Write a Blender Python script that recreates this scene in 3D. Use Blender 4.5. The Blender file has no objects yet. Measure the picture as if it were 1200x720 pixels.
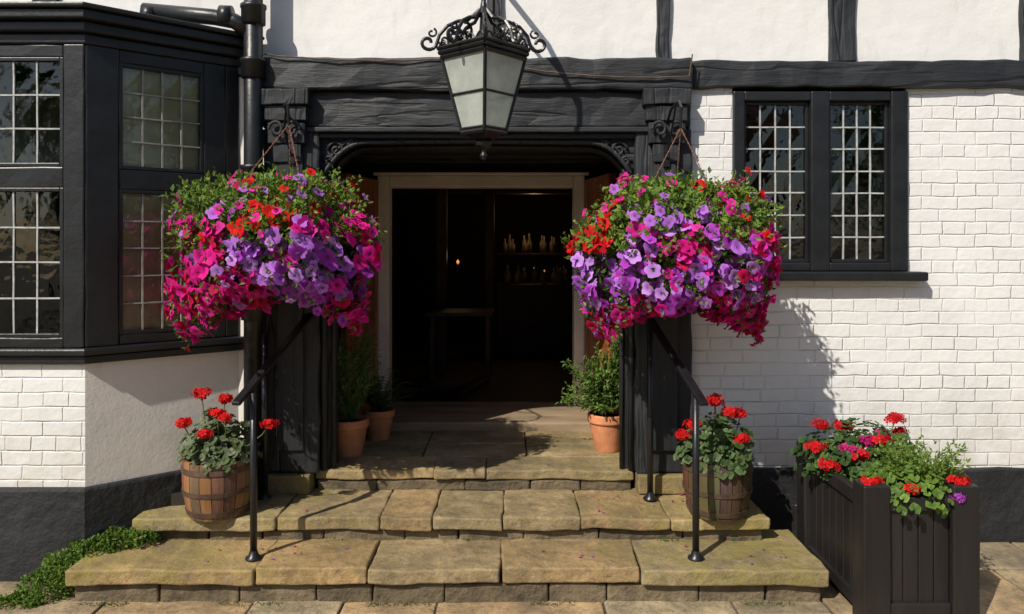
import bpy, math, random
from mathutils import Vector, Matrix, noise
random.seed(7)
R=random.random
def U(a,b): return a+(b-a)*R()
sc=bpy.context.scene
# ------------------------------------------------------------------ materials
def newmat(name):
    m=bpy.data.materials.new(name); m.use_nodes=True
    nt=m.node_tree; b=nt.nodes['Principled BSDF']
    return m,nt,b
def N(nt,t,**k):
    n=nt.nodes.new(t)
    for a,v in k.items(): setattr(n,a,v)
    return n
def coords(nt,scale=(1,1,1),rot=(0,0,0)):
    tc=N(nt,'ShaderNodeTexCoord'); mp=N(nt,'ShaderNodeMapping')
    mp.inputs['Scale'].default_value=scale; mp.inputs['Rotation'].default_value=rot
    nt.links.new(tc.outputs['Object'],mp.inputs['Vector']); return mp.outputs['Vector']
def nz(nt,vec,scale,detail=6,rough=.6):
    n=N(nt,'ShaderNodeTexNoise'); n.inputs['Scale'].default_value=scale
    n.inputs['Detail'].default_value=detail; n.inputs['Roughness'].default_value=rough
    nt.links.new(vec,n.inputs['Vector']); return n.outputs['Fac']
def ramp(nt,fac,stops):
    r=N(nt,'ShaderNodeValToRGB'); e=r.color_ramp.elements
    while len(e)<len(stops): e.new(.5)
    for i,(p,c) in enumerate(stops):
        e[i].position=p; e[i].color=(c[0],c[1],c[2],1) if hasattr(c,'__len__') else (c,c,c,1)
    nt.links.new(fac,r.inputs['Fac']); return r.outputs['Color']
def mix(nt,fac,a,b,mode='MIX'):
    m=N(nt,'ShaderNodeMix',data_type='RGBA',blend_type=mode)
    for s,v in ((m.inputs[0],fac),(m.inputs[6],a),(m.inputs[7],b)):
        if isinstance(v,(int,float)): s.default_value=v
        elif isinstance(v,tuple): s.default_value=(v[0],v[1],v[2],1)
        else: nt.links.new(v,s)
    return m.outputs[2]
def bump(nt,h,strength,dist,prev=None):
    b=N(nt,'ShaderNodeBump'); b.inputs['Strength'].default_value=strength; b.inputs['Distance'].default_value=dist
    nt.links.new(h,b.inputs['Height'])
    if prev: nt.links.new(prev,b.inputs['Normal'])
    return b.outputs['Normal']
def simple(name,c,rough=.6,var=.25,scale=8,bmp=.3,bdist=.004,metal=0,attr=False,stretch=(1,1,1),bscale=None):
    m,nt,b=newmat(name); v=coords(nt,stretch)
    f=nz(nt,v,scale)
    c1=tuple(x*(1-var) for x in c); c2=tuple(min(1,x*(1+var)) for x in c)
    col=ramp(nt,f,[(.3,c1),(.7,c2)])
    if attr:
        a=N(nt,'ShaderNodeAttribute'); a.attribute_name='Col'
        col=mix(nt,1.0,col,a.outputs['Color'],'MULTIPLY')
    nt.links.new(col,b.inputs['Base Color'])
    b.inputs['Roughness'].default_value=rough; b.inputs['Metallic'].default_value=metal
    f2=nz(nt,v,bscale or scale*4)
    nt.links.new(bump(nt,f2,bmp,bdist),b.inputs['Normal'])
    return m
def timber(name,stretch,base=(.015,.017,.020)):
    m,nt,b=newmat(name); v=coords(nt,stretch)
    g=nz(nt,v,14,8,.7); f=nz(nt,coords(nt),2.2,5)
    col=ramp(nt,g,[(.3,tuple(x*.45 for x in base)),(.6,base),(.8,tuple(x*2.6 for x in base))])
    col=mix(nt,f,col,(.024,.027,.032))
    wr=ramp(nt,nz(nt,v,22,8,.8),[(.60,0),(.72,1)])
    col=mix(nt,mix(nt,1.0,wr,(.5,.5,.5),'MULTIPLY'),col,(.075,.075,.075))
    nt.links.new(col,b.inputs['Base Color'])
    rr=ramp(nt,f,[(.3,.42),(.7,.68)]); nt.links.new(rr,b.inputs['Roughness'])
    n1=bump(nt,g,.85,.014)
    cr=ramp(nt,nz(nt,v,5,3,.5),[(.47,1.0),(.5,.0),(.53,1.0)])
    n2=bump(nt,cr,.6,.010,n1)
    nt.links.new(n2,b.inputs['Normal']); return m
M={}
M['tim_h']=timber('black_timber_h',(.12,1,1)); M['tim_v']=timber('black_timber_v',(1,1,.10))
M['black']=simple('black_gloss_paint',(.013,.014,.016),.38,.35,6,.4,.006)
M['iron']=simple('black_iron',(.012,.012,.014),.35,.3,20,.4,.002)
M['plinth']=simple('black_plinth_paint',(.015,.016,.018),.7,.5,3,1.0,.02,bscale=12)
def brickmat(name):
    m,nt,b=newmat(name)
    tc=N(nt,'ShaderNodeTexCoord'); sp=N(nt,'ShaderNodeSeparateXYZ'); cb=N(nt,'ShaderNodeCombineXYZ')
    nt.links.new(tc.outputs['Object'],sp.inputs[0]); nt.links.new(sp.outputs['X'],cb.inputs['X']); nt.links.new(sp.outputs['Z'],cb.inputs['Y'])
    wn=N(nt,'ShaderNodeTexNoise'); wn.inputs['Scale'].default_value=5; wn.inputs['Detail'].default_value=4; nt.links.new(cb.outputs[0],wn.inputs['Vector'])
    va=N(nt,'ShaderNodeVectorMath',operation='MULTIPLY_ADD'); va.inputs[1].default_value=(.030,.024,0)
    nt.links.new(wn.outputs['Color'],va.inputs[0]); nt.links.new(cb.outputs[0],va.inputs[2])
    br=N(nt,'ShaderNodeTexBrick'); nt.links.new(va.outputs[0],br.inputs['Vector'])
    br.inputs['Scale'].default_value=1; br.inputs['Brick Width'].default_value=.232; br.inputs['Row Height'].default_value=.083
    br.inputs['Mortar Size'].default_value=.007; br.inputs['Mortar Smooth'].default_value=1.0
    br.inputs['Color1'].default_value=(0,0,0,1); br.inputs['Color2'].default_value=(1,1,1,1); br.inputs['Mortar'].default_value=(.5,.5,.5,1)
    br.offset=.5; br.squash=.62; br.squash_frequency=3
    f=nz(nt,cb.outputs[0],1.6,6); d=nz(nt,cb.outputs[0],30,5)
    col=ramp(nt,f,[(.3,(.74,.74,.735)),(.7,(.84,.835,.82))])
    msk=ramp(nt,nz(nt,cb.outputs[0],3,4),[(.35,.08),(.7,.30)])
    col=mix(nt,mix(nt,1.0,br.outputs['Fac'],msk,'MULTIPLY'),col,(.46,.44,.40))
    col=mix(nt,mix(nt,1.0,br.outputs['Color'],(.10,.10,.10),'MULTIPLY'),col,(.62,.61,.58))
    blot=ramp(nt,nz(nt,cb.outputs[0],9,7,.75),[(.58,0),(.76,1)])
    col=mix(nt,mix(nt,1.0,blot,(.28,.28,.28),'MULTIPLY'),col,(.50,.47,.41))
    gr=N(nt,'ShaderNodeMapRange'); gr.inputs[1].default_value=.45; gr.inputs[2].default_value=1.15; gr.inputs[3].default_value=.75; gr.inputs[4].default_value=0
    nt.links.new(sp.outputs['Z'],gr.inputs[0]); gm=N(nt,'ShaderNodeMath',operation='MULTIPLY'); nt.links.new(gr.outputs[0],gm.inputs[0])
    gn=ramp(nt,nz(nt,cb.outputs[0],5,7,.7),[(.35,.1),(.65,1)]); nt.links.new(gn,gm.inputs[1])
    col=mix(nt,gm.outputs[0],col,(.45,.41,.34))
    nt.links.new(col,b.inputs['Base Color']); b.inputs['Roughness'].default_value=.55
    inv=N(nt,'ShaderNodeMath',operation='SUBTRACT'); inv.inputs[0].default_value=1; nt.links.new(br.outputs['Fac'],inv.inputs[1])
    strn=ramp(nt,nz(nt,cb.outputs[0],2.3,4),[(.35,.35),(.65,.8)])
    n1=bump(nt,inv.outputs[0],.5,.009); nt.links.new(strn,n1.node.inputs['Strength'])
    n2=bump(nt,br.outputs['Color'],.35,.005,n1)
    n3=bump(nt,d,.45,.006,n2)
    n4=bump(nt,nz(nt,cb.outputs[0],7,2),.5,.012,n3)
    nt.links.new(n4,b.inputs['Normal']); return m
M['brick']=brickmat('white_painted_brick')
def plaster(name,c,lump=.02):
    m,nt,b=newmat(name); v=coords(nt)
    f=nz(nt,v,1.3,7,.6)
    col=ramp(nt,f,[(.3,tuple(x*.9 for x in c)),(.7,c)])
    st=ramp(nt,nz(nt,coords(nt,(1,1,.25)),7,7,.7),[(.55,0),(.8,1)])
    col=mix(nt,mix(nt,1.0,st,(.45,.45,.45),'MULTIPLY'),col,(.46,.43,.37))
    nt.links.new(col,b.inputs['Base Color']); b.inputs['Roughness'].default_value=.7
    n1=bump(nt,nz(nt,v,4,2),.5,lump); n2=bump(nt,nz(nt,v,45,6,.7),.5,.004,n1)
    nt.links.new(n2,b.inputs['Normal']); return m
M['plaster']=plaster('white_plaster',(.82,.815,.80)); M['render']=plaster('cream_white_render',(.84,.80,.73),.008)
def stonemat(name,mossx=True,base=(.36,.275,.155)):
    m,nt,b=newmat(name); v=coords(nt)
    a=N(nt,'ShaderNodeAttribute'); a.attribute_name='Col'
    f=nz(nt,v,3.0,9,.7)
    col=ramp(nt,f,[(.28,tuple(x*.36 for x in base)),(.48,tuple(x*.9 for x in base)),(.72,tuple(min(1,x*1.55) for x in base))])
    col=mix(nt,1.0,col,a.outputs['Color'],'MULTIPLY')
    sp=ramp(nt,nz(nt,v,26,6,.75),[(.50,0),(.66,1)])
    col=mix(nt,mix(nt,1.0,sp,(.65,.65,.65),'MULTIPLY'),col,(.11,.085,.05))
    st=ramp(nt,nz(nt,v,2.1,9,.75),[(.47,0),(.60,1)])
    col=mix(nt,mix(nt,1.0,st,(.62,.62,.62),'MULTIPLY'),col,(.115,.09,.06))
    lt=ramp(nt,nz(nt,v,11,7,.75),[(.58,0),(.68,1)])
    col=mix(nt,mix(nt,1.0,lt,(.45,.45,.45),'MULTIPLY'),col,(.50,.44,.32))
    tc=N(nt,'ShaderNodeTexCoord'); s=N(nt,'ShaderNodeSeparateXYZ'); nt.links.new(tc.outputs['Object'],s.inputs[0])
    mr=N(nt,'ShaderNodeMath',operation='ABSOLUTE'); ad=N(nt,'ShaderNodeMath',operation='ADD'); ad.inputs[1].default_value=.3
    nt.links.new(s.outputs['X'],ad.inputs[0]); nt.links.new(ad.outputs[0],mr.inputs[0])
    mm=N(nt,'ShaderNodeMapRange'); mm.inputs[1].default_value=.4; mm.inputs[2].default_value=2.0; mm.inputs[3].default_value=.15; mm.inputs[4].default_value=.85
    nt.links.new(mr.outputs[0],mm.inputs[0])
    mo=ramp(nt,nz(nt,v,4.5,8,.75),[(.38,0),(.60,1)])
    mk=N(nt,'ShaderNodeMath',operation='MULTIPLY'); nt.links.new(mm.outputs[0],mk.inputs[0]); nt.links.new(mo,mk.inputs[1])
    if mossx: col=mix(nt,mk.outputs[0],col,(.28,.235,.055))
    nt.links.new(col,b.inputs['Base Color']); b.inputs['Roughness'].default_value=.8
    n1=bump(nt,nz(nt,v,7,7,.7),.8,.024); n2=bump(nt,nz(nt,v,60,5,.7),.7,.006,n1)
    nt.links.new(n2,b.inputs['Normal']); return m
M['stone']=stonemat('mossy_sandstone'); M['flag']=stonemat('flagstone',False,(.36,.285,.175))
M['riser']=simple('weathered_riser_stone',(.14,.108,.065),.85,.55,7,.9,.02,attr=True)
M['mortar']=simple('jointing_earth',(.07,.06,.04),.95,.4,10,.8,.01)
M['terra']=simple('terracotta',(.55,.22,.10),.75,.3,7,.5,.005)
M['soil']=simple('soil',(.03,.02,.013),.95,.4,30,1,.02)
M['lead']=simple('window_lead',(.42,.43,.42),.5,.3,30,.3,.002)
M['leadd']=simple('dull_lead',(.30,.29,.26),.55,.3,30,.3,.002)
M['cream']=simple('cream_door_frame',(.82,.74,.66),.5,.12,5,.2,.003)
M['door']=simple('varnished_door_wood',(.34,.10,.038),.38,.5,9,.4,.004,stretch=(1,1,.12))
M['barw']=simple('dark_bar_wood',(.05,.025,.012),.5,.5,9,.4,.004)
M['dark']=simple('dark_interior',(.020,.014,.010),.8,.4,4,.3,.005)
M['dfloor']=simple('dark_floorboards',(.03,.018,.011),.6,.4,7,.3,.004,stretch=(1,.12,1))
M['reflpaint']=simple('painted_beige_reflection',(.82,.72,.54),.9,.3,2.5,.3,.004,stretch=(1,1,.6))  # beige of the angled panes' reflection, painted as a surface colour
M['sillwood']=simple('worn_threshold',(.27,.20,.13),.7,.4,8,.6,.006,stretch=(.2,1,1))
M['oak']=simple('barrel_oak',(.19,.105,.055),.7,.5,9,.8,.006,attr=True,stretch=(1,1,.12))
M['rust']=simple('rusty_hoop',(.10,.065,.045),.6,.4,20,.6,.003,metal=.3)
M['rope']=simple('rusty_chain',(.22,.09,.05),.7,.4,20,.4,.002)
M['bark']=simple('stem',(.10,.12,.04),.8,.4,20,.4,.002)
M['twig']=simple('dry_twig',(.12,.08,.05),.8,.4,20,.4,.002)
M['plbox']=simple('planter_black_stain',(.016,.014,.014),.5,.4,8,.7,.004,stretch=(1,1,.1))
def plant(name,rough=.5,trans=.35,lo=.75):
    m,nt,b=newmat(name)
    a=N(nt,'ShaderNodeAttribute'); a.attribute_name='Col'
    f=nz(nt,coords(nt),60,2)
    col=mix(nt,1.0,a.outputs['Color'],ramp(nt,f,[(.3,lo),(.7,1.0)]),'MULTIPLY')
    nt.links.new(col,b.inputs['Base Color']); b.inputs['Roughness'].default_value=rough
    b.inputs['Specular IOR Level'].default_value=.25
    t=N(nt,'ShaderNodeBsdfTranslucent'); nt.links.new(col,t.inputs['Color'])
    mx=N(nt,'ShaderNodeMixShader'); mx.inputs[0].default_value=trans
    nt.links.new(b.outputs[0],mx.inputs[1]); nt.links.new(t.outputs[0],mx.inputs[2])
    nt.links.new(mx.outputs[0],nt.nodes['Material Output'].inputs['Surface']); return m
M['leaf']=plant('leaf'); M['petal']=plant('petal',.7,.33,.9)
def glassmat():
    m,nt,b=newmat('old_window_glass')
    tr=N(nt,'ShaderNodeBsdfTransparent'); tr.inputs[0].default_value=(.82,.85,.80,1)
    gl=N(nt,'ShaderNodeBsdfGlossy'); gl.inputs['Roughness'].default_value=.03; gl.inputs['Color'].default_value=(.95,.95,.93,1)
    fr=N(nt,'ShaderNodeFresnel'); fr.inputs[0].default_value=1.75
    bp=bump(nt,nz(nt,coords(nt),9,2),.25,.010); nt.links.new(bp,gl.inputs['Normal'])
    mx=N(nt,'ShaderNodeMixShader'); nt.links.new(fr.outputs[0],mx.inputs[0]); nt.links.new(tr.outputs[0],mx.inputs[1]); nt.links.new(gl.outputs[0],mx.inputs[2])
    nt.links.new(mx.outputs[0],nt.nodes['Material Output'].inputs['Surface']); return m
M['glass']=glassmat()
def lampglass():
    m,nt,b=newmat('frosted_lantern_glass')
    f=nz(nt,coords(nt),6,6,.7); col=ramp(nt,f,[(.3,(.55,.64,.58)),(.65,(.90,.94,.87))])
    nt.links.new(col,b.inputs['Base Color']); b.inputs['Roughness'].default_value=.2
    t=N(nt,'ShaderNodeBsdfTranslucent'); nt.links.new(col,t.inputs['Color'])
    tr=N(nt,'ShaderNodeBsdfTransparent'); tr.inputs[0].default_value=(.85,.9,.85,1)
    m1=N(nt,'ShaderNodeMixShader'); m1.inputs[0].default_value=.4; nt.links.new(b.outputs[0],m1.inputs[1]); nt.links.new(t.outputs[0],m1.inputs[2])
    m2=N(nt,'ShaderNodeMixShader'); m2.inputs[0].default_value=.25; nt.links.new(m1.outputs[0],m2.inputs[1]); nt.links.new(tr.outputs[0],m2.inputs[2])
    nt.links.new(m2.outputs[0],nt.nodes['Material Output'].inputs['Surface']); return m
M['lampglass']=lampglass()
def emis(name,c,s):
    m,nt,b=newmat(name); b.inputs['Emission Color'].default_value=(*c,1); b.inputs['Emission Strength'].default_value=s
    b.inputs['Base Color'].default_value=(*c,1); return m
M['glow']=emis('warm_bulb',(1,.42,.12),.6)
M['bottle']=simple('bottle_glass',(.30,.24,.16),.12,.6,9,.1,.001)
# ------------------------------------------------------------------ mesh builder
class MB:
    def __init__(s): s.v=[];s.f=[];s.c=[];s.M=Matrix.Identity(4);s.col=(1,1,1)
    def add(s,vs,fs,cols=None):
        o=len(s.v)
        for i,p in enumerate(vs):
            s.v.append(tuple(s.M@Vector(p))); s.c.append(cols[i] if cols else s.col)
        for f in fs: s.f.append(tuple(o+i for i in f))
    def box(s,x0,x1,y0,y1,z0,z1,seg=None,amp=0.0,tilt=0):
        sx,sy,sz=x1-x0,y1-y0,z1-z0
        if seg: nx,ny,nz_=[max(1,min(60,int(round(d/seg)))) for d in (sx,sy,sz)]
        else: nx=ny=nz_=1
        idx={};vs=[];fs=[]
        sd=R()*50; tx,ty=U(-tilt,tilt),U(-tilt,tilt)
        def vid(i,j,k):
            if (i,j,k) not in idx:
                p=Vector((x0+sx*i/nx,y0+sy*j/ny,z0+sz*k/nz_))
                if amp:
                    n=noise.noise_vector(p*5+Vector((sd,0,0)))+.5*noise.noise_vector(p*17+Vector((0,sd,0)))
                    p=p+n*amp
                p.z+=tx*(p.x-(x0+x1)/2)+ty*(p.y-(y0+y1)/2)
                idx[(i,j,k)]=len(vs); vs.append(p)
            return idx[(i,j,k)]
        for i in range(nx):
            for j in range(ny):
                fs.append((vid(i,j,0),vid(i,j+1,0),vid(i+1,j+1,0),vid(i+1,j,0)))
                fs.append((vid(i,j,nz_),vid(i+1,j,nz_),vid(i+1,j+1,nz_),vid(i,j+1,nz_)))
            for k in range(nz_):
                fs.append((vid(i,0,k),vid(i+1,0,k),vid(i+1,0,k+1),vid(i,0,k+1)))
                fs.append((vid(i,ny,k),vid(i,ny,k+1),vid(i+1,ny,k+1),vid(i+1,ny,k)))
        for j in range(ny):
            for k in range(nz_):
                fs.append((vid(0,j,k),vid(0,j,k+1),vid(0,j+1,k+1),vid(0,j+1,k)))
                fs.append((vid(nx,j,k),vid(nx,j+1,k),vid(nx,j+1,k+1),vid(nx,j,k+1)))
        s.add(vs,fs)
    def tube(s,pts,r,n=8,caps=True):
        pts=[Vector(p) for p in pts]; rs=r if isinstance(r,(list,tuple)) else [r]*len(pts)
        vs=[];fs=[]
        t0=(pts[1]-pts[0]).normalized(); up=Vector((0,0,1)) if abs(t0.z)<.9 else Vector((1,0,0))
        a=t0.cross(up).normalized()
        for i,p in enumerate(pts):
            t=(pts[min(i+1,len(pts)-1)]-pts[max(i-1,0)]).normalized()
            a=(a-t*a.dot(t)).normalized(); b=t.cross(a)
            for k in range(n):
                th=2*math.pi*k/n; vs.append(p+(a*math.cos(th)+b*math.sin(th))*rs[i])
        for i in range(len(pts)-1):
            for k in range(n): fs.append((i*n+k,i*n+(k+1)%n,(i+1)*n+(k+1)%n,(i+1)*n+k))
        if caps:
            fs.append(tuple(range(n-1,-1,-1))); fs.append(tuple((len(pts)-1)*n+k for k in range(n)))
        s.add(vs,fs)
    def lathe(s,prof,n=32,c=(0,0,0)):
        vs=[];fs=[]
        for r,z in prof:
            for k in range(n):
                th=2*math.pi*k/n; vs.append((c[0]+r*math.cos(th),c[1]+r*math.sin(th),c[2]+z))
        for i in range(len(prof)-1):
            for k in range(n): fs.append((i*n+k,i*n+(k+1)%n,(i+1)*n+(k+1)%n,(i+1)*n+k))
        s.add(vs,fs)
    def leaf(s,p,d,nrm,L,W,col):
        d=d.normalized(); sd=d.cross(nrm)
        if sd.length<1e-3: sd=d.orthogonal()
        sd.normalize(); nn=sd.cross(d)
        a=p; b=p+d*L*.45+sd*W*.5+nn*W*.12; c=p+d*L-nn*L*.12; e=p+d*L*.45-sd*W*.5+nn*W*.12
        k=U(.75,1.2); cc=tuple(x*k for x in col)
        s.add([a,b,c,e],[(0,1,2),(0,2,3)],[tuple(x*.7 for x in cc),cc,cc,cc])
    def petunia(s,p,nrm,r,col):
        nrm=nrm.normalized(); a=nrm.orthogonal().normalized(); b=nrm.cross(a); ph=R()*6.28
        vs=[p-nrm*r*.28];cs=[tuple(x*.35 for x in col)]
        k=U(.75,1.2); col=tuple(x*k for x in col); sx=U(.76,1.0)
        for i in range(10):
            t=ph+i*.6283; q=a*math.cos(t)*sx+b*math.sin(t); vs.append(p+q*r*.45+nrm*r*.04); cs.append(tuple(x*.85 for x in col))
        fold=U(-.22,.25)
        for i in range(15):
            t=ph+i*.4189; q=a*math.cos(t)*sx+b*math.sin(t)
            lob=.86 if i%3==0 else 1.04
            rr=r*(lob+U(-.07,.07)); vs.append(p+q*rr+nrm*r*(U(-.2,.16)+fold*math.cos(2*t))); cs.append(tuple(x*U(.88,1.12) for x in col))
        fs=[(0,1+i,1+(i+1)%10) for i in range(10)]
        for g5 in range(5):
            i0=1+g5*2;i1=1+g5*2+1;i2=1+(g5*2+2)%10; o=[11+(g5*3+j)%15 for j in range(4)]
            fs+=[(i0,o[0],o[1]),(i0,o[1],i1),(i1,o[1],o[2]),(i1,o[2],i2),(i2,o[2],o[3])]
        s.add(vs,fs,cs)
    def obj(s,name,mat,parent=None,smooth=False,bevel=0,bseg=2):
        me=bpy.data.meshes.new(name); me.from_pydata(s.v,[],s.f)
        ca=me.color_attributes.new('Col','FLOAT_COLOR','POINT')
        ca.data.foreach_set('color',[x for c in s.c for x in (*c,1)])
        me.materials.append(mat)
        if smooth: me.polygons.foreach_set('use_smooth',[True]*len(me.polygons))
        me.update()
        o=bpy.data.objects.new(name,me); sc.collection.objects.link(o)
        if parent: o.parent=parent
        if bevel:
            m=o.modifiers.new('b','BEVEL'); m.width=bevel; m.segments=bseg; m.limit_method='ANGLE'; m.angle_limit=math.radians(50)
        return o
def empty(name):
    o=bpy.data.objects.new(name,None); sc.collection.objects.link(o); o.empty_display_size=.2; return o
def B(name,mat,parent,x0,x1,y0,y1,z0,z1,bevel=.006,seg=.12,amp=0):
    m=MB(); m.box(x0,x1,y0,y1,z0,z1,seg if amp else None,amp); return m.obj(name,mat,parent,bevel=bevel)
# ------------------------------------------------------------------ ground
g=MB(); g.box(-150,150,-150,150,-.4,-.012); g.obj('ground',M['mortar'])
pv=MB()
tints=[(1,1,1),(.9,.85,.8),(1.08,1.0,.88),(.82,.82,.84),(1.1,.96,.82),(.95,.9,.88)]
y=.0
while y>-7:
    d=U(.42,.62); x=-5.5+U(0,.5)
    while x<5.5:
        w=U(.45,.95); pv.col=random.choice(tints)
        pv.box(x+.006,x+w-.006,y-d+.006,y-.006,-.05,U(-.004,.004),.15,.004,.004); x+=w
    y-=d
pv.obj('pavement',M['flag'],bevel=.008)
# ------------------------------------------------------------------ pub building
pub=empty('timber_framed_pub')
w=MB()
w.box(1.15,1.425,0,.3,.40,2.93); w.box(2.55,6,0,.3,.40,2.93); w.box(1.425,2.55,0,.3,.40,1.745)
w.obj('brick_wall',M['brick'],pub)
B('upper_plaster_wall',M['plaster'],pub,-6,6,.03,.35,3.08,6.2,0)
B('lower_left_wall',M['render'],pub,-1.86,-1.60,.0,.3,0,3.1,0)
B('far_left_wall',M['brick'],pub,-6,-4.8,.0,.3,0,3.1,0)
B('plinth',M['plinth'],pub,1.10,6,-.035,.3,-.02,.475,.015,.08,.012)
B('plinth_left',M['plinth'],pub,-1.9,-1.6,-.03,.28,-.02,.5,.01,.1,.004)
B('roof',M['dark'],pub,-6,6,.35,8,6.0,6.2,0)
for x0,x1 in ((-.166,-.066),(.94,1.02),(2.055,2.227),(3.30,3.46),(-3.1,-2.95),(4.6,4.75)):
    B('stud',M['tim_v'],pub,x0,x1,-.005,.1,3.10,6.1,.008,.08,.011)
B('bressummer_right',M['tim_h'],pub,1.155,6,-.045,.2,2.925,3.10,.012,.08,.014)
B('bressummer_upper',M['tim_h'],pub,-1.66,1.15,-.10,.25,2.90,3.105,.018,.08,.014)
B('bressummer_lower',M['tim_h'],pub,-1.60,1.15,-.055,.25,2.665,2.90,.016,.08,.013)
B('door_head_moulding',M['tim_h'],pub,-1.34,.88,-.075,.2,2.635,2.668,.008,.12,.003)
B('door_head_moulding_lower',M['tim_h'],pub,-1.28,.83,-.04,.2,2.60,2.634,.008,.12,.003)
B('post_left',M['tim_v'],pub,-1.60,-1.235,-.06,.16,.455,2.664,.016,.08,.014)
B('post_right',M['tim_v'],pub,.79,1.15,-.06,.16,.455,2.664,.016,.08,.014)
B('post_left_fillet',M['tim_v'],pub,-1.50,-1.33,-.085,-.05,.60,2.50,.01,.12,.005)
B('post_right_fillet',M['tim_v'],pub,.88,1.06,-.085,-.05,.60,2.50,.01,.12,.005)
for cx in (-1.43,.98):
    c=MB()
    for i,(hw,y0,z0,z1) in enumerate(((.15,-.15,2.80,2.90),(.13,-.13,2.70,2.795),(.115,-.115,2.56,2.695),(.09,-.10,2.44,2.555),(.06,-.09,2.34,2.435))):
        c.box(cx-hw,cx+hw,y0,-.04,z0,z1,.05,.010)
    for k in (-1,1):
        pts=[(cx+k*(.05+.05*math.cos(t)*(1-t/9)),-.145,2.64+.06*math.sin(t)*(1-t/9)) for t in [j*.5 for j in range(14)]]
        c.tube(pts,.012,6)
    c.obj('carved_corbel',M['tim_v'],pub,bevel=.01)
st0=MB(); st0.col=(.8,.75,.7); st0.box(-1.66,-1.285,-.10,.2,.33,.452,.1,.006); st0.box(.80,1.20,-.10,.2,.33,.452,.1,.006)
st0.obj('post_pad_stone',M['stone'],pub,bevel=.012)
cxa,hw=-.2225,1.0125
def arch(x,drop=0):
    t=abs(x-cxa)/hw
    z=2.575+.012*(1-t)
    if t>.70: z-= .235*((t-.70)/.30)**2.4
    return z-drop
def archpanel(y0,y1,drop,top=2.64):
    m=MB(); n=60; vs=[];fs=[]
    for i in range(n+1):
        x=cxa-hw+2*hw*i/n
        zb=arch(x,drop)
        vs+= [(x,y0,top),(x,y0,zb),(x,y1,zb),(x,y1,top)]
    for i in range(n):
        a=i*4;b=a+4
        fs+=[(a,a+1,b+1,b),(a+1,a+2,b+2,b+1),(a+2,a+3,b+3,b+2)]
    m.add(vs,fs); return m
archpanel(.0,.12,0).obj('arch_head',M['tim_h'],pub)
archpanel(.12,.2,.035).obj('arch_head_inner',M['tim_h'],pub)
m=MB()
for yy,dz,r in ((-.005,.012,.016),(-.005,-.028,.010),(.12,.03,.014)):
    m.tube([(cxa-hw*.99+2*hw*.99*i/60,yy,arch(cxa-hw*.99+2*hw*.99*i/60)-dz+.01) for i in range(61)],r,8)
for sx in (-1,1):
    ex=cxa+sx*(hw-.02)
    m.tube([(ex,-.005,.46),(ex,-.005,2.36)],.020,8); m.tube([(ex-sx*.055,.03,.46),(ex-sx*.055,.03,2.38)],.016,8)
    for (ox,oz,s0) in ((.10,2.53,.055),(.055,2.455,.035),(.19,2.565,.03)):
        px=cxa+sx*(hw-ox)
        m.tube([(px+sx*s0*(1-t/11)*math.cos(t),-.01,oz+s0*(1-t/11)*math.sin(t)) for t in [j*.45 for j in range(20)]],.010,6)
m.obj('arch_moulding',M['tim_v'],pub,smooth=True)
B('jamb_left',M['tim_v'],pub,-1.236,-1.165,.03,.2,.455,2.42,.01,.12,.004)
B('jamb_right',M['tim_v'],pub,.72,.791,.03,.2,.455,2.42,.01,.12,.004)
B('porch_wall_left',M['tim_v'],pub,-1.60,-1.44,.17,1.9,.3,2.9,.005)
B('porch_wall_right',M['tim_v'],pub,.99,1.15,.17,1.9,.3,2.9,.005)
B('porch_ceiling',M['dark'],pub,-1.45,1.0,.2,1.85,2.70,2.8,.005)
for i in range(4): B('porch_ceiling_joist',M['tim_h'],pub,-1.44,.99,.4+.38*i,.5+.38*i,2.62,2.70,.008)
for x0,x1,z0,z1 in ((-1.44,-1.15,.45,2.7),(.62,.99,.45,2.7),(-1.15,.62,2.50,2.7)):
    B('porch_back_wall',M['dark'],pub,x0,x1,1.76,1.9,z0,z1,.004)
for xx in (-1.40,-1.32,.80,.90): B('porch_panel_stile',M['tim_v'],pub,xx,xx+.045,1.735,1.765,.46,2.69,.006)
B('door_frame_left',M['cream'],pub,-1.165,-1.065,1.68,1.86,.52,2.52,.012)
B('door_frame_right',M['cream'],pub,.535,.63,1.68,1.86,.52,2.52,.012)
B('door_frame_head',M['cream'],pub,-1.064,.534,1.682,1.86,2.42,2.52,.012)
B('door_frame_head_bead',M['cream'],pub,-1.20,.665,1.66,1.70,2.522,2.55,.008)
for hx,sx in ((-1.185,-1),(.655,1)):
    d=MB(); W=.66
    a=math.radians(79) if sx>0 else math.radians(101)
    d.M=Matrix.Translation((hx,1.67,0))@Matrix.Rotation(-a,4,'Z')
    d.box(0,W,-.02,.02,.54,2.48)
    for z0,z1 in ((.54,.75),(1.35,1.5),(2.35,2.48)): d.box(.0,W,-.032,.032,z0,z1)
    for u in (0,W/2-.04,W-.09): d.box(u,u+.09,-.031,.031,.54,2.48)
    d.obj('door_leaf',M['door'],pub,bevel=.006)
    h=MB()
    for zz in (.8,1.5,2.2): h.tube([(hx,1.66,zz-.05),(hx,1.66,zz+.05)],.012)
    h.obj('door_hinge',M['iron'],pub)
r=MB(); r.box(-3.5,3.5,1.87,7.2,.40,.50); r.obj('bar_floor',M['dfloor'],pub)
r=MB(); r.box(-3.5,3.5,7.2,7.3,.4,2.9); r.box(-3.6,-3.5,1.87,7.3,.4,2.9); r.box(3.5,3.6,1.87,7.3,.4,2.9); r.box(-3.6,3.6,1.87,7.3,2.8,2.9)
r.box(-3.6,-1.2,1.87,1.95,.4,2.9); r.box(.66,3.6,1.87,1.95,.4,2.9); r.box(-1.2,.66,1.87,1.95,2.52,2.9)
r.obj('bar_room_walls',M['dark'],pub)
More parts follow.
